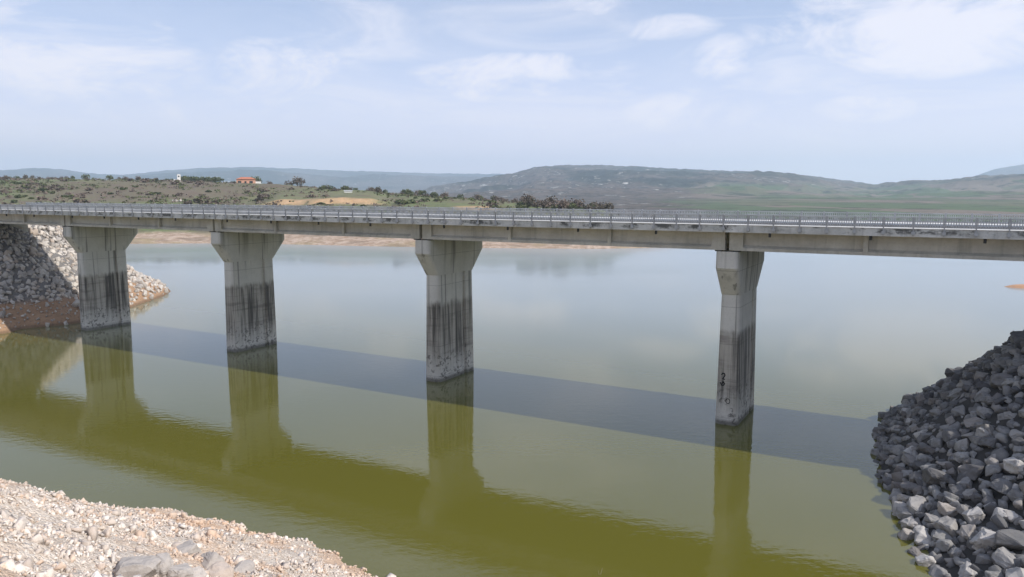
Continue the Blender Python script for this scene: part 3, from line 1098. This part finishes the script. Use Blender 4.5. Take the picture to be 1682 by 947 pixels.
# left abutment stones
lst = scatter(left_z, -150, -100, 0, 100, 0.66, 2.7, 14.9, lambda s, p, z: 0.46 * random.lognormvariate(0, 0.32) if (s > -128 or p > 70 or p < 54) else 0, 0.3)
lst += scatter(left_z, -132, -100, 64, 100, 0.9, 0.1, 2.9, lambda s, p, z: 0.5 * random.lognormvariate(0, 0.25), 0.3)
lst += scatter(left_z, -114, -100, 20, 64, 0.8, 0.1, 3.2, lambda s, p, z: 0.19 * random.lognormvariate(0, 0.45), 0.42)
tag(merged_rocks('riprap', ROCKS, lst, M['pale_rock']), 'rough stones covering the bank beside the leftmost pier', 'rocks', kind='stuff')

# foreground gravel: stones of many sizes
pl = []
random.seed(11)
tries = 0
while len(pl) < 80000 and tries < 400000:
    tries += 1
    s, p = random.uniform(-60, -14), random.uniform(3, 27.6)
    pl.append((s, p))
S_ = np.array([q[0] for q in pl])
P_ = np.array([q[1] for q in pl])
Zg, dg = near_z(S_, P_)
nn = fbm(S_, P_, 0.5, 2.0, 4)
nb = fbm(S_, P_, 0.09, 6.0, 3)
Zg = Zg + (nn * 0.22 + nb * 0.35) * np.clip((dg + .5) / 4, 0, 1) * np.clip((15.4 - Zg) / 1.5, 0.03, 1)
places = []
for s, p, z, d in zip(S_, P_, Zg, dg):
    if d < -0.15: continue
    x, y, _ = W(s, p)
    X, Y, dd = project(x, y, z)
    if dd < 3 or X < -120 or X > 760 or Y > 1040: continue
    pk = noise.noise((s * .45, p * .45, 7.7)) + .6 * noise.noise((s * 1.3, p * 1.3, 2.2))
    if pk < -0.12 and random.random() < 0.75: continue
    r = min(0.36, 0.050 * random.lognormvariate(0, 0.6) * (1.0 + 0.7 * max(0.0, pk)))
    places.append((x, y, z + r * 0.2, r))
tag(merged_rocks('gravel', PEBBLES, places, M['stones']), 'loose pale pebbles and stones covering the foreground bank', 'gravel', kind='stuff')


def hit_near(X, Y):
    """where the picture ray meets the near bank"""
    a, e, r, f, zc = pix_dir(X, Y)
    t_ = np.linspace(0.002, 0.06, 6000)
    xs, ys, zs = r * t_, f * t_, CAM_H + zc * t_
    s_, p_ = SP(xs, ys)
    zt, _ = near_z(s_, p_)
    k = np.argmax(zs < zt)
    return xs[k], ys[k], float(zt[k])


shore_me = []
for i in range(7):
    v, f = rock_proto(700 + i, 24, 0.8, 0.08, 0.09)
    me = bpy.data.meshes.new('boulder')
    me.from_pydata(v.tolist(), [], f.tolist())
    me.materials.append(M['shore_rock'])
    shore_me.append(me)
for k, (X, Y, wpx, lab) in enumerate((
        (222, 941, 46, 'broad flat grey boulder at the left of the foreground boulder cluster'),
        (262, 930, 30, 'grey boulder leaning on the broad flat one in the foreground'),
        (304, 915, 36, 'pinkish pale boulder topping the foreground boulder cluster'),
        (291, 946, 34, 'low boulder in front of the dark gap of the foreground cluster'),
        (341, 930, 34, 'grey boulder with a steep dark side in the foreground cluster'),
        (362, 947, 30, 'squat pale boulder on the bottom edge right of the dark gap'),
        (402, 943, 28, 'pale boulder at the right end of the foreground boulder cluster'),
        (322, 946, 20, 'small wedged stone low in the middle of the foreground cluster'),
        (281, 911, 14, 'small grey stone perched behind the foreground boulder cluster'),
        (344, 858, 11, 'rounded white boulder lying on the gravel edge by the water'))):
    x, y, z = hit_near(X, min(Y, 946))
    dd = math.hypot(x, y)
    r = wpx / F_PX * math.hypot(dd, CAM_H - z) / 1.12
    o = bpy.data.objects.new('boulder', shore_me[k % 7])
    C.objects.link(o)
    o.location = (x, y, z + r * 0.12)
    o.scale = (r, r * .85, r * .72)
    o.rotation_euler = (random.uniform(-.4, .4), random.uniform(-.4, .4), random.uniform(0, 6.28))
    tag(o, lab, 'boulder', 'pale boulders on the gravel bank')


# ------------------------------------------------------------------ vegetation on the peninsula
def clump_mesh(name, seed, mat, n=150, tall=0.8, leaf=0.17, stems=5):
    rng = random.Random(seed)
    mb = MB()
    lobes = [(rng.uniform(-.55, .55), rng.uniform(-.55, .55), rng.uniform(.3, .75) * tall, rng.uniform(.3, .55)) for _ in range(6)]
    for _ in range(n):
        lx, ly, lz, lr = rng.choice(lobes)
        v = Vector((rng.gauss(0, 1), rng.gauss(0, 1), rng.gauss(0, 1))).normalized() * lr * rng.uniform(.55, 1.05)
        c = Vector((lx + v.x, ly + v.y, max(0.03, lz + v.z * .8)))
        q = Vector((rng.gauss(0, 1), rng.gauss(0, 1), rng.gauss(0, 1))).to_track_quat('Z', 'Y')
        h = leaf * rng.uniform(.6, 1.4)
        mb.add([c + q @ Vector((-h, -h * .6, 0)), c + q @ Vector((h, -h * .5, h * .3)), c + q @ Vector((h * .5, h * .8, 0)), c + q @ Vector((-h * .7, h * .6, -h * .2))], [(0, 1, 2, 3)])
    for _ in range(stems):
        a_ = rng.uniform(0, 6.28)
        mb.bar((0, 0, -.1), (.5 * math.cos(a_), .5 * math.sin(a_), rng.uniform(.4, .8) * tall), .035, .012, 4)
    me = bpy.data.meshes.new(name)
    me.from_pydata(mb.v, [], mb.f)
    me.materials.append(mat)
    return me


bare_me = [clump_mesh('shrub', 40 + i, M['shrub'], 150) for i in range(4)]
green_me = [clump_mesh('shrub', 60 + i, M['shrub_green'], 170, 0.7) for i in range(4)]


def pen_hit(X, Y, dmin=250, dmax=1400):
    a, e, r, f, zc = pix_dir(X, Y)
    h = math.hypot(r, f)
    D = np.arange(dmin, dmax, 1.5)
    xs, ys, zs = r / h * D, f / h * D, CAM_H + zc / h * D
    zt, d = pen_height(xs, ys)
    k = np.argmax((zs < zt) & (d > 20))
    if not ((zs < zt) & (d > 20)).any(): return None
    return float(xs[k]), float(ys[k]), float(zt[k]), float(D[k])


random.seed(21)
count = 0
tries = 0
while count < 285 and tries < 6000:
    tries += 1
    D = 300 * (820 / 300) ** random.random()
    X = random.uniform(-40, 1000)
    a = math.atan2(X - CX, F_PX)
    x, y = D * math.sin(a), D * math.cos(a)
    zt, d = pen_height(np.array([x]), np.array([y]))
    if d[0] < 46: continue
    k = noise.noise((x * .02, y * .02, 3.1))
    if k + random.uniform(-.35, .35) < 0.0: continue
    sb = max(0.0, min(1.0, float(0)))
    green = noise.noise((x * .012, y * .012, 8.8)) + random.uniform(-.3, .3) > 0.0
    o = bpy.data.objects.new('shrub', random.choice(green_me if green else bare_me))
    C.objects.link(o)
    o.location = (x, y, float(zt[0]) - .3)
    r = random.uniform(1.2, 2.6) * (1.0 if green else 1.2)
    o.scale = (r * random.uniform(.9, 1.6), r * random.uniform(.9, 1.4), r * random.uniform(.8, 1.1))
    o.rotation_euler = (0, 0, random.uniform(0, 6.28))
    if green:
        tag(o, 'low green shrub on the grassy slope of the peninsula', 'shrub', 'green shrubs on the peninsula')
    else:
        tag(o, 'brown leafless shrub on the grassy slope of the peninsula', 'shrub', 'brown shrubs on the peninsula')
    count += 1


# low scrub too small and dense to count
for nm, mat_, cnt, lab in (('scrub', M['shrub'], 1500, 'low brown scrub dotted over the grassy peninsula'), ('bushes', M['shrub_green'], 1300, 'low green bushes dotted over the grassy peninsula')):
    mb = MB()
    rng = random.Random(5 + cnt)
    got = 0
    while got < cnt:
        D = 295 * (900 / 295) ** rng.random()
        X = rng.uniform(-60, 1010)
        a = math.atan2(X - CX, F_PX)
        x, y = D * math.sin(a), D * math.cos(a)
        k = noise.noise((x * .016, y * .016, cnt * .01)) + .5 * noise.noise((x * .05, y * .05, 1.7))
        if k + rng.uniform(-.3, .3) < 0.05: continue
        zt, d = pen_height(np.array([x]), np.array([y]))
        if d[0] < 40: continue
        r = rng.uniform(.5, 1.3)
        for _ in range(12):
            c = Vector((x + rng.gauss(0, .55) * r * 1.3, y + rng.gauss(0, .55) * r * 1.3, float(zt[0]) + rng.uniform(0.05, .95) * r))
            q = Vector((rng.gauss(0, 1), rng.gauss(0, 1), rng.gauss(0, 1))).to_track_quat('Z', 'Y')
            h = .38 * r * rng.uniform(.6, 1.4)
            mb.add([c + q @ Vector((-h, -h * .6, 0)), c + q @ Vector((h, -h * .5, h * .3)), c + q @ Vector((h * .5, h * .8, 0)), c + q @ Vector((-h * .7, h * .6, -h * .2))], [(0, 1, 2, 3)])
        got += 1
    tag(mb.build(nm, mat_), lab, 'scrub', kind='stuff')


def make_tree(seed, mat):
    root = empty('tree', (0, 0, 0))
    rng = random.Random(seed)
    m_ = MB()
    m_.bar((0, 0, -.15), (0.02, 0, .42), .045, .028, 7)
    for k in range(5):
        a_ = k * 1.3 + rng.random()
        m_.bar((0.01, 0, .3 + .02 * k), (.26 * math.cos(a_), .26 * math.sin(a_), .62 + .1 * rng.random()), .02, .006, 5)
    m_.build('trunk', M['bark'], root)
    me = clump_mesh('crown', seed, mat, 260, 1.0, .085, 0)
    v = np.empty(len(me.vertices) * 3)
    me.vertices.foreach_get('co', v)
    v = v.reshape(-1, 3) * (.56, .56, .78) + (0, 0, .14)
    me.vertices.foreach_set('co', v.ravel())
    o = bpy.data.objects.new('crown', me)
    C.objects.link(o)
    o.parent = root
    return root


tree_protos = [make_tree(81, M['shrub']), make_tree(82, M['shrub_green']), make_tree(83, M['shrub']), make_tree(84, M['shrub_green'])]
used = set()


def plant_tree(X, D, h, kind, label, group=None, wide=1.0):
    a = math.atan2(X - CX, F_PX)
    x, y = D * math.sin(a), D * math.cos(a)
    src = tree_protos[kind]
    o = src if kind not in used else copy_tree(src)
    used.add(kind)
    o.location = (x, y, ground_at(x, y) - .2)
    o.scale = (h * wide, h * wide, h)
    o.rotation_euler = (0, 0, random.uniform(0, 6.28))
    tag(o, label, 'tree', group)


# trees along the tip of the peninsula, the skyline and around the house
for i in range(26):
    X = random.uniform(850, 1000)
    plant_tree(X, random.uniform(300, 350), random.uniform(3.5, 6.0), random.choice((0, 2, 2, 0, 1)), 'bushy brown tree in the thicket on the tip of the peninsula', 'trees on the tip of the peninsula', 1.2)
for i in range(34):
    X = random.uniform(520, 850)
    plant_tree(X, random.uniform(430, 560), random.uniform(3.5, 5.5), random.randrange(4), 'small tree on the ridge right of the salmon house', 'trees on the ridge right of the house', 1.1)
for i in range(34):
    X = random.uniform(-30, 290)
    plant_tree(X, random.uniform(600, 700), random.uniform(2.2, 4.2), random.choice((0, 2, 3)), 'dark tree in the row along the skyline left of the house', 'skyline trees left of the house', 1.1)
for i in range(14):
    X = random.uniform(306, 366)
    plant_tree(X, random.uniform(640, 700), random.uniform(4.5, 6.5), random.choice((1, 3)), 'dark green tree in the grove between white tower and salmon house', 'grove between tower and house', 1.5)
for X, D, h, k, lab in ((424, 640, 8.5, 3, 'dark tree rising directly behind the salmon house'), (446, 610, 5, 2, 'small bare tree just right of the salmon house'),
                        (492, 600, 9.5, 0, 'big reddish brown tree on the ridge right of the house'), (148, 680, 5.5, 3, 'dark round tree alone on the far left skyline'),
                        (478, 600, 6, 2, 'low reddish tree beside the big reddish brown tree'), (187, 690, 5, 3, 'dark tree on the left skyline right of the round one')):
    plant_tree(X, D, h, k, lab, None, 1.15)


# ------------------------------------------------------------------ buildings on the ridge
def at_az(X, D):
    a = math.atan2(X - CX, F_PX)
    return D * math.sin(a), D * math.cos(a), a


x, y, a = at_az(412, 560)
house = empty('house', (x, y, ground_at(x, y) + .3), -a)
tag(house, 'salmon house with red tiled roof and dark windows on the ridge', 'house')
m_ = MB(); m_.box(-7.6, 4.6, -4, 4, -1.5, 3.5); m_.build('wall', M['salmon'], house)
m_ = MB(); m_.add([(-8.1, -4.6, 3.5), (5.1, -4.6, 3.5), (5.1, 4.6, 3.5), (-8.1, 4.6, 3.5), (-4.5, 0, 5.0), (1.5, 0, 5.0)], [(0, 1, 5, 4), (1, 2, 5), (2, 3, 4, 5), (3, 0, 4), (3, 2, 1, 0)])
m_.build('roof', M['tile'], house)
for wx in (-5.6, 1.8):
    m_ = MB(); m_.box(wx - 1.1, wx + 1.1, -4.06, -3.9, .9, 2.3); m_.build('window', M['glass'], house)
m_ = MB(); m_.box(-2.4, -1.2, -4.06, -3.9, -.2, 2.2); m_.build('door', M['glass'], house)
m_ = MB(); m_.box(4.62, 8.2, -3, 3, -1.5, 2.1); m_.build('annex', M['white'], house)
m_ = MB(); m_.box(4.64, 8.4, -3.2, 3.2, 2.1, 2.3); m_.build('annex_roof', M['tin'], house)

x, y, a = at_az(299, 620)
tower = empty('water_tower', (x, y, ground_at(x, y) + .2), -a)
tag(tower, 'small white tower block with low white base on the ridge', 'tower')
m_ = MB(); m_.box(-1.0, 1.3, -1.2, 1.2, -1, 5.2); m_.build('tower_block', M['white'], tower)
m_ = MB(); m_.box(-5.5, -1.02, -1.6, 1.6, -1, 1.5); m_.build('base_wall', M['white'], tower)
m_ = MB(); m_.box(-.5, .6, -1.26, -1.1, 3.2, 4.2); m_.build('window', M['glass'], tower)

x, y, a = at_az(574, 420)
shed = empty('shed', (x, y, ground_at(x, y) + .1), -a)
tag(shed, 'small white shed on the green slope above the orange scarp', 'shed')
m_ = MB(); m_.box(-2.1, 2.1, -1.2, 1.2, -.6, 1.6); m_.build('wall', M['white'], shed)
m_ = MB(); m_.add([(-2.3, -1.4, 1.6), (2.3, -1.4, 1.6), (2.3, 1.4, 2.0), (-2.3, 1.4, 2.0), (-2.3, -1.4, 1.7), (2.3, -1.4, 1.7), (2.3, 1.4, 2.1), (-2.3, 1.4, 2.1)],
                  [(3, 2, 1, 0), (4, 5, 6, 7), (0, 1, 5, 4), (1, 2, 6, 5), (2, 3, 7, 6), (3, 0, 4, 7)]); m_.build('roof', M['tin'], shed)

# two pale rubble heaps on the slope left of the tower
for k, (X, lab) in enumerate(((290, 'pale rubble heap on the slope, the left one of two'), (300, 'pale rubble heap on the slope, the right one of two'))):
    x, y, a = at_az(X, 392)
    z = ground_at(x, y)
    pls = [(x + random.gauss(0, .7), y + random.gauss(0, .7), z + random.uniform(0, .9), random.uniform(.4, .8)) for _ in range(22)]
    tag(merged_rocks('rubble_heap', ROCKS, pls, M['shore_rock']), lab, 'rubble heap')

# a dry twig sticking out of the water near the bottom of the picture
x, y = -0.0, 0.0
a, e, r, f, zc = pix_dir(982, 944)
t_ = -CAM_H / zc
m_ = MB()
m_.bar((0, 0, -.5), (.22, .1, .28), .018, .008, 5)
m_.bar((.08, .03, -.1), (.02, .02, .2), .010, .005, 5)
o = m_.build('twig', M['twig'])
o.location = (r * t_, f * t_, 0)
tag(o, 'thin dry twig poking out of the near water', 'twig')

# ------------------------------------------------------------------ haze
m_haze = bpy.data.materials.new('haze')
m_haze.use_nodes = True
t = NT(m_haze.node_tree)
pv = t.n('ShaderNodeVolumePrincipled')
pv.inputs['Color'].default_value = (0.70, 0.86, 1.0, 1)
pv.inputs['Density'].default_value = 1.4e-4
pv.inputs['Anisotropy'].default_value = 0.2
out = t.n('ShaderNodeOutputMaterial')
t.t.links.new(pv.outputs[0], out.inputs['Volume'])
m_ = MB()
m_.box(-10400, 10400, -10400, 10400, -14.0, 440)
tag(m_.build('haze', m_haze), 'thin pale blue haze over the lake and hills', 'haze', kind='stuff')
